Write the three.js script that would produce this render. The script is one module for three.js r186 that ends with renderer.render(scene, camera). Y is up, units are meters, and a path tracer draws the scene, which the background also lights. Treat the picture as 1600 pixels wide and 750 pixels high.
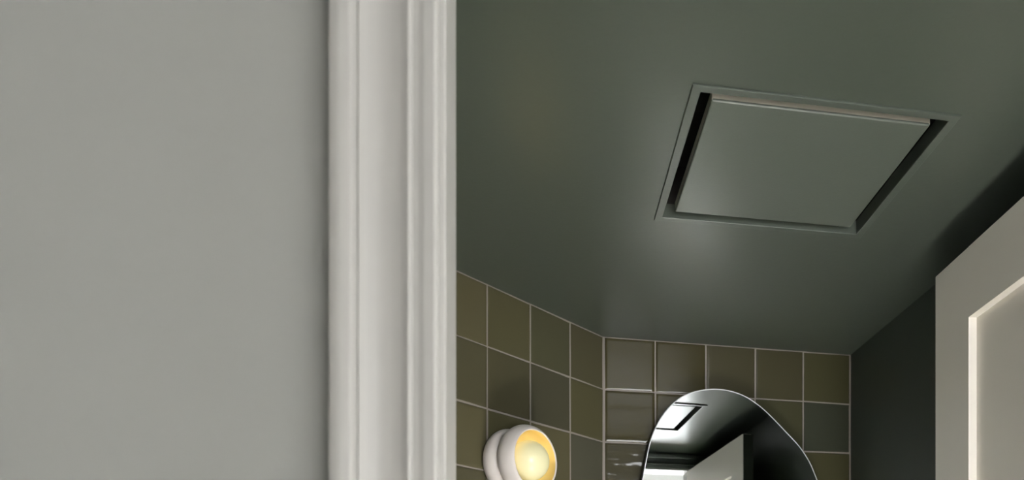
import * as THREE from 'three';
import { RectAreaLightUniformsLib } from 'three/addons/lights/RectAreaLightUniformsLib.js';
import { mergeGeometries, mergeVertices, toCreasedNormals } from 'three/addons/utils/BufferGeometryUtils.js';
import { RoundedBoxGeometry } from 'three/addons/geometries/RoundedBoxGeometry.js';

// ---------------------------------------------------------------- camera, light, exposure
// The wall tiles are 13.2 cm from joint to joint; U turns that tile module into metres.
// x runs along the tiled end wall (0 = its left corner), z towards the hall, h = tile modules above the lens.
const U = 0.132, EYE = 1.386;
const X = (x) => x * U, Y = (h) => EYE + h * U, Z = (z) => z * U;

const scene = new THREE.Scene();
scene.background = new THREE.Color(0.78, 0.86, 1.0);            // pale overcast sky outside the hall window

const F = 1334.4, PX = 1090.2, PY = 977.0;                      // focal length and principal point, in 1600 x 750 pixels
const camera = new THREE.PerspectiveCamera(2 * Math.atan(PY / F) * 180 / Math.PI, 1600 / 750, 0.02, 60);
camera.position.set(X(-1.776), EYE, Z(16.2324));
camera.rotation.y = -0.2191;
{
  const fullH = 2 * PY, fullW = fullH * 1600 / 750;             // a level camera with a rising front
  camera.setViewOffset(fullW, fullH, fullW / 2 - PX, 0, 1600, 750);
}
camera.focus = 1.55;
camera.userData.fStop = 3.4;
scene.add(camera);

const renderer = new THREE.WebGLRenderer({ antialias: true });
renderer.toneMapping = THREE.LinearToneMapping;
renderer.toneMappingExposure = 1.42;
renderer.shadowMap.enabled = true;
renderer.shadowMap.type = THREE.PCFSoftShadowMap;
RectAreaLightUniformsLib.init();

// sky light through the window at the right-hand end of the hall
const WIN = { x: 2.3, z0: 1.78, z1: 2.66, y0: 0.4, y1: 2.15 };
const daylight = new THREE.RectAreaLight(new THREE.Color(0.96, 0.975, 1.0), 2.0, WIN.z1 - WIN.z0, WIN.y1 - WIN.y0);
daylight.name = 'daylight';
daylight.position.set(WIN.x + 0.02, (WIN.y0 + WIN.y1) / 2, (WIN.z0 + WIN.z1) / 2);
daylight.rotation.y = Math.PI / 2;                              // shines along -x, into the hall
scene.add(daylight);
// behind the camera an opening leads to a room with a glazed garden door, in line with the washroom door: its sky light reaches the end wall
const GARDEN = { z: 6.2, x0: -0.75, x1: 1.4, y0: 0.06, y1: 2.2 };
const gardenlight = new THREE.RectAreaLight(new THREE.Color(0.96, 0.975, 1.0), 18, GARDEN.x1 - GARDEN.x0, GARDEN.y1 - GARDEN.y0);
gardenlight.name = 'garden_daylight';
gardenlight.position.set((GARDEN.x0 + GARDEN.x1) / 2, (GARDEN.y0 + GARDEN.y1) / 2, GARDEN.z + 0.02);
scene.add(gardenlight);                                         // shines along -z, into the house
// a high sun comes through the skylight of the hall and falls on the floor across the threshold, which lights the ceiling from below
const SKYLIGHT = { x0: 0.2, x1: 0.67, z0: 1.66, z1: 2.42 };
const sun = new THREE.DirectionalLight(new THREE.Color(1.0, 0.98, 0.96), 165);
sun.name = 'sun';
sun.target.position.set(0.25, 0, 1.25); sun.position.set(0.25 + 0.2 * 1.5, 4.5 * 1.5, 1.25 + 1.5);
sun.castShadow = true; sun.shadow.mapSize.set(2048, 2048);
Object.assign(sun.shadow.camera, { left: -4, right: 4, top: 4, bottom: -4, near: 0.5, far: 20 });
scene.add(sun, sun.target);

// ---------------------------------------------------------------- helpers
let seed = 20;
const rnd = () => { seed = (seed * 1664525 + 1013904223) >>> 0; return seed / 4294967296; };
const taken = new Map();
const numbered = (name) => { const n = taken.get(name) ?? 0; taken.set(name, n + 1); return n ? name + '_' + String(n).padStart(3, '0') : name; };
function mesh(name, geometry, material, parent = scene) {
  const m = new THREE.Mesh(geometry, material);
  m.name = parent === scene ? numbered(name) : name;
  m.castShadow = m.receiveShadow = true;
  parent.add(m);
  return m;
}
function thing(name, label, category, position = [0, 0, 0], turn = 0) {
  const g = new THREE.Group();
  g.name = numbered(name); g.position.set(...position); g.rotation.y = turn;
  g.userData = { label, category };
  scene.add(g);
  return g;
}
function tag(o, label, category, kind) { o.userData.label = label; o.userData.category = category; if (kind) o.userData.kind = kind; return o; }
const structure = (o, label, category) => tag(o, label, category, 'structure');
function box(x0, x1, y0, y1, z0, z1) {
  const g = new THREE.BoxGeometry(x1 - x0, y1 - y0, z1 - z0);
  g.translate((x0 + x1) / 2, (y0 + y1) / 2, (z0 + z1) / 2);
  const p = g.attributes.position, n = g.attributes.normal, uv = g.attributes.uv;      // uv in metres
  for (let i = 0; i < p.count; i++) {
    const ax = Math.abs(n.getX(i)), ay = Math.abs(n.getY(i));
    if (ax > 0.5) uv.setXY(i, p.getZ(i), p.getY(i)); else if (ay > 0.5) uv.setXY(i, p.getX(i), p.getZ(i)); else uv.setXY(i, p.getX(i), p.getY(i));
  }
  return g;
}
const roundBox = (x0, x1, y0, y1, z0, z1, r = 0.002, k = 2) => {
  const g = new RoundedBoxGeometry(x1 - x0, y1 - y0, z1 - z0, k, r);
  g.translate((x0 + x1) / 2, (y0 + y1) / 2, (z0 + z1) / 2);
  return g;
};

// tileable value noise, for grain and fine relief
function lattice(n, s0) { let s = s0 >>> 0; const a = new Float32Array(n * n); for (let i = 0; i < a.length; i++) { s = (s * 1664525 + 1013904223) >>> 0; a[i] = s / 4294967296; } return a; }
function noiseField(size, layers, s0) {
  const out = new Float32Array(size * size); let total = 0;
  layers.forEach(([nx, ny, amp], k) => {
    const n = Math.max(nx, ny), lat = lattice(n, s0 + k * 977); total += amp;
    for (let y = 0; y < size; y++) for (let x = 0; x < size; x++) {
      const fx = x / size * nx, fy = y / size * ny, x0 = Math.floor(fx), y0 = Math.floor(fy);
      const sx = fx - x0, sy = fy - y0, ux = sx * sx * (3 - 2 * sx), uy = sy * sy * (3 - 2 * sy);
      const at = (i, j) => lat[(j % ny) * n + (i % nx)];
      out[y * size + x] += amp * ((at(x0, y0) * (1 - ux) + at(x0 + 1, y0) * ux) * (1 - uy) + (at(x0, y0 + 1) * (1 - ux) + at(x0 + 1, y0 + 1) * ux) * uy);
    }
  });
  for (let i = 0; i < out.length; i++) out[i] /= total;
  return out;
}
function texture(size, field, color, repeat, srgb) {
  const d = new Uint8Array(size * size * 4);
  for (let i = 0; i < size * size; i++) { const c = color(field[i], i); d[i * 4] = c[0]; d[i * 4 + 1] = c[1]; d[i * 4 + 2] = c[2]; d[i * 4 + 3] = 255; }
  const t = new THREE.DataTexture(d, size, size);
  t.wrapS = t.wrapT = THREE.RepeatWrapping; t.magFilter = THREE.LinearFilter; t.minFilter = THREE.LinearMipmapLinearFilter; t.generateMipmaps = true;
  t.repeat.set(repeat, repeat); if (srgb) t.colorSpace = THREE.SRGBColorSpace; t.needsUpdate = true;
  return t;
}
const grey = (v) => { const g = Math.round(255 * Math.min(1, Math.max(0, v))); return [g, g, g]; };

// ---------------------------------------------------------------- materials
const rollerBump = texture(512, noiseField(512, [[64, 64, 1], [128, 128, 0.8], [12, 12, 0.8]], 11), grey, 2.2);
const brushBump = texture(512, noiseField(512, [[6, 160, 1], [12, 90, 0.6], [5, 5, 0.5]], 51), grey, 2);
const paint = (color, roughness, bump, scale, extra = {}) => new THREE.MeshStandardMaterial({ color, roughness, bumpMap: bump, bumpScale: scale, ...extra });
const M = {
  greenCeiling: paint('#3d433b', 0.33, rollerBump, 0.00008),
  greenWall: paint('#363c35', 0.42, rollerBump, 0.00012),
  greenTrim: paint('#424841', 0.34, brushBump, 0.0001),
  ventPaint: paint('#464c44', 0.38, rollerBump, 0.00008),
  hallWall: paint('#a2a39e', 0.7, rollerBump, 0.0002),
  hallBack: paint('#e3e3e1', 0.8, rollerBump, 0.0002),
  hallCeiling: paint('#e3e3e1', 0.85, rollerBump, 0.0002),
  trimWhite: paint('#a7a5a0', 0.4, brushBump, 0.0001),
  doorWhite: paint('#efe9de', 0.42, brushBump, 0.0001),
  grout: paint('#7b746d', 0.9, rollerBump, 0.0004),
  floorWood: paint('#d4d3d0', 0.5, brushBump, 0.0002),
  floorDark: paint('#5d5043', 0.6, brushBump, 0.0002),
  floorTile: paint('#dad9d5', 0.5, rollerBump, 0.0002),
  black: new THREE.MeshStandardMaterial({ color: '#14110e', roughness: 0.8 }),
  plenum: new THREE.MeshStandardMaterial({ color: '#1c1916', roughness: 0.85 }),
  mirror: new THREE.MeshStandardMaterial({ color: '#e6eae8', metalness: 1, roughness: 0.01 }),
  mirrorEdge: new THREE.MeshStandardMaterial({ color: '#d4d4d6', roughness: 0.3 }),
  mirrorBack: new THREE.MeshStandardMaterial({ color: '#3a353b', roughness: 0.45 }),
  ceramic: new THREE.MeshPhysicalMaterial({ color: '#d8d0ca', roughness: 0.5, bumpMap: rollerBump, bumpScale: 0.0001 }),
  globe: new THREE.MeshStandardMaterial({ color: '#d4ceac', roughness: 0.25, emissive: new THREE.Color(0.2, 0.185, 0.085), emissiveIntensity: 1 }),
  glowBowl: new THREE.MeshPhysicalMaterial({ color: '#e4cc88', roughness: 0.35 }),  // warm glow of the bulb put into the colour of the inside
  panelEdge: new THREE.MeshStandardMaterial({ color: '#bdb9ab', roughness: 0.4 }),  // edge band, paler than the cover face
  glass: new THREE.MeshPhysicalMaterial({ color: '#ffffff', roughness: 0, transmission: 1, thickness: 0, ior: 1.5 }),
};
// hand-made glazed tile: tones of olive, each with the same slow waviness of the glaze
const glazeBump = texture(512, noiseField(512, [[3, 4, 1.2], [7, 9, 0.8], [20, 24, 0.2], [60, 50, 0.04]], 71), grey, 1.3);
const ripple = texture(512, noiseField(512, [[3, 9, 1.1], [8, 26, 0.9], [20, 50, 0.3]], 91), grey, 3.2);
const glaze = (c, bump, scale, roughness = 0.13) => new THREE.MeshPhysicalMaterial({ color: c, roughness, specularIntensity: 0.42, bumpMap: bump, bumpScale: scale });
const tones = ['#4b4834', '#4d4b36', '#474635', '#484534', '#434134', '#49483c', '#504c38'].map((c) => glaze(c, glazeBump, 0.0006));
const backTones = ['#42402d', '#44422f', '#403f2e', '#413e2e', '#3d3b2e', '#42412f', '#454130', '#383a30'].map((c) => glaze(c, glazeBump, 0.0006));  // same tiles, colours darkened to offset strong light on the end wall
const rippled = ['#3b3723', '#393522'].map((c) => glaze(c, ripple, 0.0003, 0.08));  // left tiles of the end wall, darkened further against the light there
const wavy = ['#383526', '#363325'].map((c) => glaze(c, ripple, 0.0022));  // lower left column, darkened against the light in the same way
const cloudy = glaze('#403d2e', glazeBump, 0.0008, 0.12);

// ---------------------------------------------------------------- the washroom shell
const H = 5.4831, CEIL = Y(H);
const RIGHT = 5.0164, TANR = Math.tan(-0.0214);                 // the side wall is not quite square to the end wall
const FRONT_IN = 10.95, FRONT_MID = 11.4, FRONT_OUT = 11.8;     // the wall with the doorway
const LEFT_END = 4.6;                                           // length of the angled wall, in modules
const S45 = Math.SQRT1_2, LX = -LEFT_END * S45, LZ = LEFT_END * S45;

// ceiling, with the opening of the vent
const vent = { x: 1.5677, z: 6.3822, turn: -0.0344, outer: 1.4664, inner: 1.3666, panel: 1.222 };
{
  const s = new THREE.Shape();
  const pts = [[-0.06, -0.6], [RIGHT + 0.8, -0.6], [RIGHT + 0.8, FRONT_IN], [LX - 0.6, FRONT_IN], [LX - 0.6, LZ - 0.2]];
  pts.forEach(([x, z], i) => (i ? s.lineTo(X(x), -Z(z)) : s.moveTo(X(x), -Z(z))));
  s.closePath();
  const hole = new THREE.Path(), r = vent.inner + 0.03, c = Math.cos(vent.turn), n = Math.sin(vent.turn);
  [[-1, -1], [-1, 1], [1, 1], [1, -1]].forEach(([a, b], i) => {
    const x = X(vent.x + c * a * r + n * b * r), z = Z(vent.z - n * a * r + c * b * r);
    i ? hole.lineTo(x, -z) : hole.moveTo(x, -z);
  });
  hole.closePath();
  s.holes.push(hole);
  const g = new THREE.ExtrudeGeometry(s, { depth: 0.12, bevelEnabled: false });
  g.rotateX(-Math.PI / 2); g.translate(0, CEIL, 0);
  structure(mesh('ceiling', g, M.greenCeiling), 'dark green satin painted washroom ceiling around the square vent', 'ceiling');
}
structure(mesh('floor', box(X(LX - 0.8), X(RIGHT + 0.8), -0.06, 0, Z(-0.6), Z(FRONT_MID)), M.floorTile), 'plain stone floor of the small washroom', 'floor');

// tiles
const TH = 0.007, PROUD = 0.0011;                               // tile thickness, and how far it stands proud of the joints
function tileGeometry(w, h, k) {                                // a pillowed square with soft, slightly uneven edges
  const n = 4, pos = [], uv = [], idx = [];
  const off = [rnd() * 3, rnd() * 3], tx = (rnd() - 0.5) * 0.0009, ty = (rnd() - 0.5) * 0.0009;
  const rings = [0, 0.012, 0.06, 0.5, 0.94, 0.988, 1], z0 = [-TH, -0.0009, 0];
  const jit = Array.from({ length: 8 }, () => (rnd() - 0.5) * 0.0012);
  for (let j = 0; j < 7; j++) for (let i = 0; i < 7; i++) {
    const u = rings[i] - 0.5, v = rings[j] - 0.5, e = Math.min(i, j, 6 - i, 6 - j);
    const wob = e === 0 ? 0 : 1, ex = e <= 1 ? jit[(i + j * 3) % 8] : 0, ey = e <= 1 ? jit[(i * 5 + j) % 8] : 0;
    let x = u * w + ex * (Math.abs(u) > 0.4 ? 1 : 0), y = v * h + ey * (Math.abs(v) > 0.4 ? 1 : 0);
    if (e === 0) { const q = [0, 1, 1, 3, 5, 5, 6]; x = (rings[i] - 0.5) * w; y = (rings[j] - 0.5) * h; }
    const z = (e === 0 ? -0.0012 : e === 1 ? -0.0002 : 0.0002 + (e === 3 ? 0.0003 : 0)) + tx * u * 2 + ty * v * 2;
    pos.push(x, y, z); uv.push(x + off[0], y + off[1]);
  }
  for (let j = 0; j < 6; j++) for (let i = 0; i < 6; i++) { const a = j * 7 + i, b = a + 1, c = a + 7, d = c + 1; idx.push(a, b, d, a, d, c); }
  // skirt back into the wall
  const rim = []; for (let i = 0; i < 6; i++) rim.push(i); for (let j = 0; j < 6; j++) rim.push(j * 7 + 6); for (let i = 6; i > 0; i--) rim.push(42 + i); for (let j = 6; j > 0; j--) rim.push(j * 7);
  const base = pos.length / 3;
  rim.forEach((r) => { pos.push(pos[r * 3], pos[r * 3 + 1], -TH); uv.push(uv[r * 2], uv[r * 2 + 1]); });
  rim.forEach((r, i) => { const q = (i + 1) % rim.length, r2 = rim[q]; idx.push(r, base + i, base + q, r, base + q, r2); });
  const g = new THREE.BufferGeometry();
  g.setAttribute('position', new THREE.Float32BufferAttribute(pos, 3)); g.setAttribute('uv', new THREE.Float32BufferAttribute(uv, 2)); g.setIndex(idx);
  g.computeVertexNormals();
  return g;
}
const shapes = new Map();
function tileShape(w, h) {
  const key = w.toFixed(3) + 'x' + h.toFixed(3);
  if (!shapes.has(key)) shapes.set(key, Array.from({ length: 4 }, (_, k) => tileGeometry(w, h, k)));
  const a = shapes.get(key);
  return a[Math.floor(rnd() * a.length)];
}
const GAP = 0.0036;
function tileWall(wall, cols, rows, pick) {                      // wall-local: x along the wall, y up, z out of the wall
  for (let j = 0; j < rows; j++) {
    const y1 = CEIL - j * U, y0 = Math.max(0, y1 - U);
    for (let i = 0; i + 1 < cols.length; i++) {
      const x0 = X(cols[i]), x1 = X(cols[i + 1]), w = x1 - x0 - GAP, h = y1 - y0 - GAP;
      if (h < 0.02) continue;
      const t = mesh('tile', tileShape(w, h), pick(i, j), wall);
      t.position.set((x0 + x1) / 2 + (rnd() - 0.5) * 0.0006, (y0 + y1) / 2 + (rnd() - 0.5) * 0.0006 - (j === 0 ? 0.0008 : 0), PROUD + (rnd() - 0.5) * 0.0005);
    }
  }
}
{
  const wall = thing('wall_back', 'end wall of square olive glazed tiles behind the mirror', 'wall');
  wall.userData.kind = 'structure';
  mesh('grout', box(-0.04, X(RIGHT + 0.5), 0, CEIL, -0.08, 0), M.grout, wall);
  tileWall(wall, [0.015, 1.0, 2.0, 3.0, 4.0, RIGHT - 0.02], 16, (i, j) => {
    if (i === 2 && j === 0) return cloudy;
    if (i === 0 && j === 0) return rippled[0];
    if (i === 4 && j === 1) return backTones[7];
    if (i === 0 && j > 1) return wavy[j % 2];
    if (i < 2 && j < 3) return rippled[(i + j) % 2];
    return backTones[Math.floor(rnd() * 7)];
  });
}
{
  // the angled wall: starts in the corner and runs towards the hall and left at 45 degrees
  const wall = thing('wall_left', 'angled side wall of square olive glazed tiles behind the round sconce', 'wall', [0, 0, 0], Math.PI / 4);
  wall.userData.kind = 'structure';
  mesh('grout', box(X(-LEFT_END), 0.03, 0, CEIL, -0.08, 0), M.grout, wall);
  tileWall(wall, [-4.6, -3.95, -2.965, -1.975, -0.95, -0.015], 16, () => tones[Math.floor(rnd() * 7)]);
}
structure(mesh('wall_left_return', box(X(LX - 0.7), X(LX), 0, CEIL, Z(LZ - 0.2), Z(FRONT_IN)), M.greenWall), 'dark green painted wall between the angled tiles and the doorway', 'wall');
{
  const s = new THREE.Shape(), x0 = X(RIGHT), x1 = X(RIGHT + TANR * FRONT_IN);
  s.moveTo(x0, 0); s.lineTo(x0 + 0.1, 0); s.lineTo(x0 + 0.1, -Z(FRONT_IN)); s.lineTo(x1, -Z(FRONT_IN)); s.closePath();
  const g = new THREE.ExtrudeGeometry(s, { depth: CEIL, bevelEnabled: false });
  g.rotateX(-Math.PI / 2);
  structure(mesh('wall_right', g, M.greenWall), 'dark green painted side wall behind the open door', 'wall');
}

// ---------------------------------------------------------------- the doorway wall, seen from the hall
const JL = -2.075, JR = 3.86, HEAD = Y(4.93);                   // faces of the jambs, underside of the head
const HALL = { x0: -2.6, x1: WIN.x, z1: 2.75, y1: 2.5 };
function doorwayWall(x0, x1, y1, z0, z1, jl = X(JL) - 0.018, jr = X(JR) + 0.018, head = HEAD + 0.018) {
  const s = new THREE.Shape();
  [[x0, 0], [jl, 0], [jl, head], [jr, head], [jr, 0], [x1, 0], [x1, y1], [x0, y1]].forEach(([x, y], i) => (i ? s.lineTo(x, y) : s.moveTo(x, y)));
  s.closePath();
  const g = new THREE.ExtrudeGeometry(s, { depth: z1 - z0, bevelEnabled: false });
  g.translate(0, 0, z0);
  return g;
}
structure(mesh('wall_front', doorwayWall(X(LX - 0.7), X(RIGHT + 0.8), CEIL + 0.12, Z(FRONT_IN), Z(FRONT_MID)), M.greenWall), 'dark green washroom wall around the doorway, seen in the mirror', 'wall');
structure(mesh('wall_hall', doorwayWall(HALL.x0, HALL.x1, HALL.y1, Z(FRONT_MID), Z(FRONT_OUT)), M.hallWall), 'light grey painted hall wall left of the white door casing', 'wall');

// moulding swept around the opening with mitred corners; the profile is [distance from the opening, depth off the wall]
function casing(name, label, profile, z, dir, material, reveal) {
  const g0 = thing(name, label, 'door casing'); g0.userData.kind = 'structure';
  const jl = X(JL) - reveal, jr = X(JR) + reveal, hd = HEAD + reveal;
  const path = (a) => [[jl - a, 0], [jl - a, hd + a], [jr + a, hd + a], [jr + a, 0]];
  for (let k = 0; k < 3; k++) {
    const pos = [], uv = [], idx = [];
    let run = 0;
    profile.forEach(([a, d], i) => {
      if (i) run += Math.hypot(a - profile[i - 1][0], d - profile[i - 1][1]);
      const p = path(a), [p0, p1] = [p[k], p[k + 1]];
      for (const q of [p0, p1]) { pos.push(q[0], q[1], z + dir * d); uv.push(k === 1 ? q[0] : q[1], run); }
    });
    for (let i = 0; i + 1 < profile.length; i++) { const a = i * 2; dir > 0 ? idx.push(a, a + 2, a + 3, a, a + 3, a + 1) : idx.push(a, a + 3, a + 2, a, a + 1, a + 3); }
    let g = new THREE.BufferGeometry();
    g.setAttribute('position', new THREE.Float32BufferAttribute(pos, 3)); g.setAttribute('uv', new THREE.Float32BufferAttribute(uv, 2)); g.setIndex(idx);
    g = toCreasedNormals(g.toNonIndexed(), 0.6);
    mesh('casing_board', g, material, g0);
  }
  return g0;
}
function smooth(points, n) {                                     // resample a profile along a spline
  const c = new THREE.SplineCurve(points.map(([a, b]) => new THREE.Vector2(a, b)));
  return c.getPoints(n).map((p) => [p.x, p.y]);
}
const mm = (list) => list.map(([a, b]) => [a / 1000, b / 1000]);
const hallProfile = mm([
  [0, 0], [0, 10.8], [0.4, 12], [1.4, 12.8], [3, 13.1], [6.6, 13.1], [7.6, 12.9],
  [9.5, 12.2], [12, 11.2], [14.4, 10.6], [15.2, 10.8],
  [15.6, 12.6], [16.4, 14.4], [17.8, 15.0], [19.2, 14.6], [20.2, 13.6], [20.8, 13.2],
  [23, 12.4], [27, 11.5], [31, 11.2], [35, 11.4], [39, 12.2], [43, 13.7], [46, 15.4], [47.2, 16.1],
  [47.7, 15.2], [48.4, 15.2], [48.8, 17.5], [49.6, 21], [50.8, 23.2], [52.5, 24], [56, 24.2], [61.6, 24.2], [63, 23.6], [63.6, 22.4], [63.6, 0]]);
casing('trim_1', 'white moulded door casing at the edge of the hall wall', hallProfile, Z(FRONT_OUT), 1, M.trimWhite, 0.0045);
const innerProfile = mm([[0, 0], [0, 11], [1.5, 12], [14, 12.4], [15.5, 14], [17, 14.6], [19, 13], [22, 12.6], [34, 14.5], [40, 14.6], [42, 17], [45, 18.6], [56, 19], [57, 18], [57, 0]]);
casing('trim_2', 'dark green door casing above the opening, seen in the mirror', innerProfile, Z(FRONT_IN), -1, M.greenTrim, 0.006);
{
  const j = thing('trim_3', 'white door jamb lining the opening beside the casing', 'door jamb'); j.userData.kind = 'structure';
  const z0 = Z(FRONT_IN), z1 = Z(FRONT_OUT), t = 0.018;
  mesh('jamb', roundBox(X(JL) - t, X(JL), 0, HEAD, z0, z1, 0.0015), M.trimWhite, j);
  mesh('jamb', roundBox(X(JR), X(JR) + t, 0, HEAD, z0, z1, 0.0015), M.trimWhite, j);
  mesh('head', roundBox(X(JL) - t, X(JR) + t, HEAD, HEAD + t, z0, z1, 0.0015), M.trimWhite, j);
}

// ---------------------------------------------------------------- the open door
{
  // door-local: x = 0 at the face turned to the room, growing towards the side wall; z = 0 at the free edge, growing to the hinges
  const top = Y(4.8819), wide = 0.735, thick = 0.037, bottom = 0.012;
  const d = thing('door_1', 'white door with a recessed panel standing open at the right', 'door', [X(4.0773), 0, Z(5.2731)], -0.0528);
  d.userData.kind = 'structure';
  const stile = 0.128, rail = 0.120, low = 0.2, skin = 0.030;
  mesh('stile', roundBox(0, skin, bottom, top, 0, stile, 0.0006), M.doorWhite, d);
  mesh('stile', roundBox(0, skin, bottom, top, wide - stile, wide, 0.0006), M.doorWhite, d);
  mesh('rail', box(0, skin, top - rail, top, stile, wide - stile), M.doorWhite, d);
  mesh('rail', box(0, skin, bottom, bottom + low, stile, wide - stile), M.doorWhite, d);
  mesh('panel', box(0.0148, skin, bottom + low - 0.004, top - rail + 0.004, stile - 0.004, wide - stile + 0.004), M.doorWhite, d);
  tag(mesh('back_face', roundBox(skin - 0.0005, thick, bottom, top, -0.0004, wide, 0.001), M.greenTrim, d), 'dark green painted washroom side of the door');
  delete d.children.at(-1).userData.category;
  tag(mesh('edge_strip', box(0.0016, skin, bottom + 0.001, top - 0.0015, -0.0008, 0.0005), M.greenTrim, d), 'dark green painted free edge of the door');
  delete d.children.at(-1).userData.category;
}

// ---------------------------------------------------------------- vent in the ceiling
{
  const v = thing('ceiling_vent', 'square flush ceiling vent with a floating dark green cover panel', 'vent', [X(vent.x), CEIL, Z(vent.z)], vent.turn);
  const ro = X(vent.outer), ri = X(vent.inner), rp = X(vent.panel);
  const sq = (r, P = THREE.Shape) => { const s = new P(); s.moveTo(-r, -r); s.lineTo(r, -r); s.lineTo(r, r); s.lineTo(-r, r); s.closePath(); return s; };
  const flange = sq(ro); flange.holes.push(sq(ri, THREE.Path));
  const fg = new THREE.ExtrudeGeometry(flange, { depth: 0.0016, bevelEnabled: true, bevelThickness: 0.0012, bevelSize: 0.001, bevelOffset: -0.001, bevelSegments: 3 });
  fg.rotateX(Math.PI / 2); fg.translate(0, -0.0004, 0);
  const fr = mesh('frame', fg, M.greenTrim, v);
  const lipS = sq(ri + 0.0025); lipS.holes.push(sq(ri, THREE.Path));
  const lg = new THREE.ExtrudeGeometry(lipS, { depth: 0.022, bevelEnabled: false }); lg.rotateX(-Math.PI / 2);
  mesh('lip', lg, M.ventPaint, fr);
  const cover = mesh('cover_panel', roundBox(-rp, rp, -0.0008, 0.0046, -rp, rp, 0.0025, 4), M.ventPaint, v);
  mesh('edge_band', roundBox(-rp + 0.0001, rp - 0.0001, 0.0012, 0.016, -rp + 0.0001, rp - 0.0001, 0.0008, 2), M.panelEdge, cover).userData.label = 'pale edge of the cover panel';
  const house = [box(-ri - 0.003, ri + 0.003, 0.09, 0.094, -ri - 0.003, ri + 0.003)];
  for (const q of [-1, 1]) {
    house.push(box(-ri - 0.003, ri + 0.003, 0.022, 0.09, q > 0 ? ri : -ri - 0.003, q > 0 ? ri + 0.003 : -ri));
    house.push(box(q > 0 ? ri : -ri - 0.003, q > 0 ? ri + 0.003 : -ri, 0.022, 0.09, -ri, ri));
  }
  mesh('housing', mergeGeometries(house), M.plenum, v);
  for (const [a, b] of [[-1, -1], [1, -1], [1, 1], [-1, 1]]) {
    const g = new THREE.CylinderGeometry(0.004, 0.004, 0.077, 10); g.translate(a * rp * 0.8, 0.0525, b * rp * 0.8);
    mesh('hanger', g, M.plenum, v);
  }
}

// ---------------------------------------------------------------- pebble mirror
{
  const out = [[0.702, 2.744], [0.763, 3.049], [0.849, 3.452], [0.971, 3.773], [1.156, 4.075], [1.404, 4.32], [1.654, 4.457], [2.032, 4.547], [2.413, 4.539], [2.734, 4.446],
    [2.992, 4.299], [3.187, 4.148], [3.581, 3.78], [3.845, 3.516], [4.045, 3.234], [4.151, 3.011], [4.225, 2.82], [4.3, 2.4], [4.22, 1.7], [3.85, 1.05], [3.15, 0.6], [2.25, 0.48], [1.35, 0.62], [0.75, 1.1], [0.53, 1.75], [0.58, 2.25]];
  const curve = new THREE.CatmullRomCurve3(out.map(([x, h]) => new THREE.Vector3(X(x), Y(h), 0)), true, 'centripetal');
  const N = 260, ring = curve.getSpacedPoints(N).slice(0, N);
  const inset = (e) => ring.map((p, i) => {
    const a = ring[(i + N - 1) % N], b = ring[(i + 1) % N], t = b.clone().sub(a).normalize();
    return new THREE.Vector2(p.x + t.y * e, p.y - t.x * e);       // outline runs clockwise: this points inwards
  });
  const face = (e, P = THREE.Shape) => { const s = new P(); inset(e).forEach((p, i) => (i ? s.lineTo(p.x, p.y) : s.moveTo(p.x, p.y))); s.closePath(); return s; };
  const front = Z(0.2558), m = thing('wall_mirror', 'pebble-shaped mirror with a thin bright edge on the tiled end wall', 'mirror');
  const slab = (shape, z0, z1) => { const g = new THREE.ExtrudeGeometry(shape, { depth: z1 - z0, bevelEnabled: false }); g.translate(0, 0, z0); return g; };
  mesh('backing', slab(face(-0.0006), 0.0022, front - 0.006), M.mirrorBack, m);
  const rim = face(0); rim.holes.push(face(0.0019, THREE.Path));
  const rg = new THREE.ExtrudeGeometry(rim, { depth: 0.0048, bevelEnabled: true, bevelThickness: 0.0008, bevelSize: 0.0006, bevelOffset: -0.0006, bevelSegments: 2 }); rg.translate(0, 0, front - 0.0054);
  mesh('polished_edge', rg, M.mirrorEdge, m);
  mesh('mirror_glass', slab(face(0.0017), front - 0.006, front), M.mirror, m);
}

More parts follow.
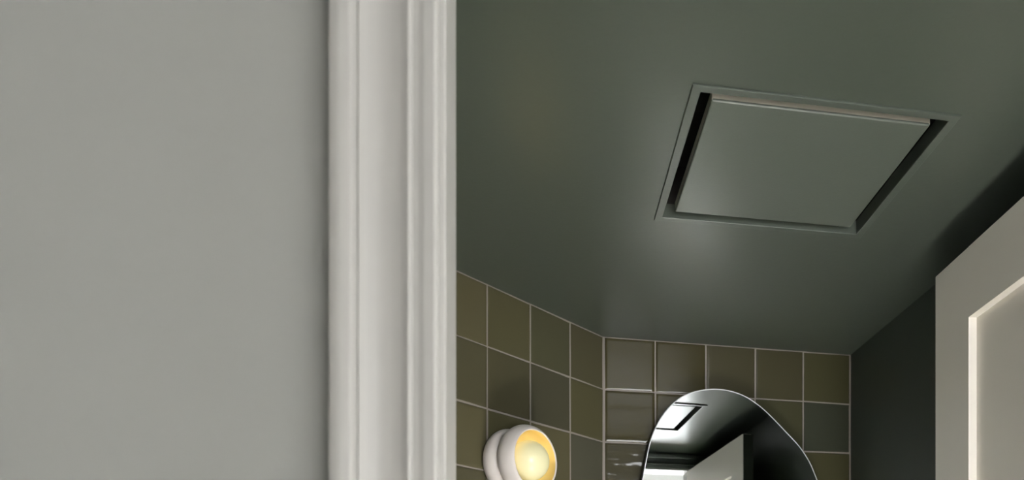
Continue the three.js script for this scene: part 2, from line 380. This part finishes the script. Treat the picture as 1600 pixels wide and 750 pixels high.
// ---------------------------------------------------------------- round sconce on the angled wall
{
  const n = new THREE.Vector3(S45, 0, S45), c = { a: 2.62, h: 2.64 };      // distance along the wall from the corner, height
  const s = thing('wall_sconce', 'round white ceramic sconce with a glowing yellow opening on angled tiles', 'wall light', [X(-c.a * S45) + n.x * 0.0018, Y(c.h), Z(c.a * S45) + n.z * 0.0018]);
  s.quaternion.setFromUnitVectors(new THREE.Vector3(0, 1, 0), n);
  const lathe = (pts, k = 72, smoothN = 60) => { const cv = new THREE.SplineCurve(pts.map(([r, y]) => new THREE.Vector2(X(r), X(y) * 0.9))); return new THREE.LatheGeometry(cv.getPoints(smoothN).map((p) => new THREE.Vector2(Math.max(0, p.x), p.y)), k); };
  mesh('base', lathe([[0, 0.004], [0.2, 0.004], [0.42, 0.005], [0.505, 0.06], [0.545, 0.16], [0.54, 0.26], [0.495, 0.34], [0.43, 0.385], [0.3, 0.39], [0, 0.39]]), M.ceramic, s);
  const shade = mesh('shade', lathe([[0.02, 0.30], [0.34, 0.33], [0.44, 0.37], [0.53, 0.45], [0.572, 0.56], [0.567, 0.67], [0.53, 0.76], [0.495, 0.80], [0.478, 0.803], [0.469, 0.79]], 72, 90), M.ceramic, s);
  mesh('inner_bowl', lathe([[0.469, 0.79], [0.475, 0.74], [0.485, 0.67], [0.48, 0.59], [0.44, 0.50], [0.36, 0.44], [0.2, 0.41], [0, 0.40]], 72, 60), M.glowBowl, shade).userData.label = 'inside of the shade with the warm lamp glow painted in as yellow';
  const gl = new THREE.SphereGeometry(X(0.325), 40, 28); gl.translate(0, X(0.57), 0);
  mesh('globe_bulb', gl, M.globe, s);
  const lamp = new THREE.PointLight(new THREE.Color(1.0, 0.74, 0.3), 0.0048);
  lamp.name = 'sconce_lamp'; lamp.position.set(0, X(0.58), 0); lamp.castShadow = true; lamp.shadow.radius = 1.5;
  s.add(lamp);
}

// ---------------------------------------------------------------- the hall around the camera and the room behind it
function frameParts(w, axis, at, a0, a1, y0, y1, e, bars) {      // a glazed frame in the plane axis = at, with its pane
  const put = (p0, p1, q0, q1, d0, d1) => (axis === 'x' ? box(at + d0, at + d1, q0, q1, p0, p1) : box(p0, p1, q0, q1, at + d0, at + d1));
  const list = [put(a0, a0 + e, y0, y1, 0, 0.05), put(a1 - e, a1, y0, y1, 0, 0.05), put(a0 + e, a1 - e, y0, y0 + e, 0, 0.05), put(a0 + e, a1 - e, y1 - e, y1, 0, 0.05)];
  for (const c of bars) list.push(put(c - e / 2, c + e / 2, y0 + e, y1 - e, 0, 0.05));
  mesh('window_frame', mergeGeometries(list), M.trimWhite, w);
  mesh('pane', put(a0 + e, a1 - e, y0 + e, y1 - e, 0.022, 0.026), M.glass, w);
}
{
  const { x0, x1, z1, y1 } = HALL, z0 = Z(FRONT_OUT), T = 0.12, room = { x0: -1.7, x1: 1.9, z: GARDEN.z };
  const slab = (outline, hole, depth) => {                        // an upright wall with an opening
    const s = new THREE.Shape(); outline.forEach(([a, b], i) => (i ? s.lineTo(a, b) : s.moveTo(a, b))); s.closePath();
    if (hole) { const h = new THREE.Path(); hole.forEach(([a, b], i) => (i ? h.lineTo(a, b) : h.moveTo(a, b))); h.closePath(); s.holes.push(h); }
    return new THREE.ExtrudeGeometry(s, { depth, bevelEnabled: false });
  };
  structure(mesh('floor_hall', box(x0, x1, -0.06, 0, Z(FRONT_MID), z1 + T), M.floorWood), 'pale floor of the hall', 'floor');
  const k = SKYLIGHT;
  structure(mesh('ceiling_hall', slab([[x0, -Z(FRONT_MID)], [x1, -Z(FRONT_MID)], [x1, -(z1 + T)], [x0, -(z1 + T)]], [[k.x0, -k.z0], [k.x1, -k.z0], [k.x1, -k.z1], [k.x0, -k.z1]], 0.1).rotateX(-Math.PI / 2).translate(0, y1, 0), M.hallCeiling), 'white ceiling of the hall with a skylight', 'ceiling');
  const w3 = thing('window_3', 'skylight in the hall ceiling, outside the picture', 'window'); w3.userData.kind = 'structure';
  mesh('window_frame', mergeGeometries([box(k.x0 - 0.05, k.x1 + 0.05, y1 + 0.1, y1 + 0.14, k.z0 - 0.05, k.z0), box(k.x0 - 0.05, k.x1 + 0.05, y1 + 0.1, y1 + 0.14, k.z1, k.z1 + 0.05),
    box(k.x0 - 0.05, k.x0, y1 + 0.1, y1 + 0.14, k.z0, k.z1), box(k.x1, k.x1 + 0.05, y1 + 0.1, y1 + 0.14, k.z0, k.z1)]), M.trimWhite, w3);
  mesh('pane', box(k.x0, k.x1, y1 + 0.116, y1 + 0.12, k.z0, k.z1), M.glass, w3);
  structure(mesh('wall_hall_left', box(x0 - 0.1, x0, 0, y1, z0 - 0.1, z1 + T), M.hallWall), 'light grey end wall of the hall on the left, outside the picture', 'wall');
  const open = { x0: 0.05, x1: 1.35, y1: 2.12 };
  structure(mesh('wall_hall_back', slab([[x0, 0], [open.x0, 0], [open.x0, open.y1], [open.x1, open.y1], [open.x1, 0], [x1, 0], [x1, y1], [x0, y1]], null, T).translate(0, 0, z1), M.hallBack), 'white hall wall opposite the doorway, behind the viewer', 'wall');
  structure(mesh('wall_hall_right', slab([[-(z0 - 0.1), 0], [-(z1 + T), 0], [-(z1 + T), y1], [-(z0 - 0.1), y1]], [[-WIN.z0, WIN.y0], [-WIN.z0, WIN.y1], [-WIN.z1, WIN.y1], [-WIN.z1, WIN.y0]], 0.14).rotateY(Math.PI / 2).translate(x1, 0, 0), M.hallBack), 'white end wall of the hall with a window', 'wall');
  const w1 = thing('window_1', 'window in the end wall of the hall, outside the picture', 'window'); w1.userData.kind = 'structure';
  frameParts(w1, 'x', x1 + 0.06, WIN.z0, WIN.z1, WIN.y0, WIN.y1, 0.045, []);
  // the room behind
  structure(mesh('floor_room', box(room.x0, room.x1, -0.06, 0, z1 + T, room.z + 0.14), M.floorDark), 'dark wooden floor of the room behind the viewer', 'floor');
  structure(mesh('ceiling_room', box(room.x0, room.x1, y1, y1 + 0.1, z1 + T, room.z + 0.14), M.hallCeiling), 'white ceiling of the room behind the viewer', 'ceiling');
  structure(mesh('wall_room_left', box(room.x0 - 0.1, room.x0, 0, y1, z1 + T, room.z + 0.14), M.hallBack), 'white left wall of the room behind the viewer', 'wall');
  structure(mesh('wall_room_right', box(room.x1, room.x1 + 0.1, 0, y1, z1 + T, room.z + 0.14), M.hallBack), 'white right wall of the room behind the viewer', 'wall');
  structure(mesh('wall_room_back', slab([[room.x0, 0], [room.x1, 0], [room.x1, y1], [room.x0, y1]], [[GARDEN.x0, GARDEN.y0], [GARDEN.x0, GARDEN.y1], [GARDEN.x1, GARDEN.y1], [GARDEN.x1, GARDEN.y0]], 0.14).translate(0, 0, room.z), M.hallBack), 'white wall with the glazed garden door, behind the viewer', 'wall');
  const w2 = thing('window_2', 'glazed garden door behind the viewer, outside the picture', 'window'); w2.userData.kind = 'structure';
  frameParts(w2, 'z', room.z + 0.06, GARDEN.x0, GARDEN.x1, GARDEN.y0, GARDEN.y1, 0.05, [(GARDEN.x0 + GARDEN.x1) / 2]);
}

renderer.render(scene, camera);
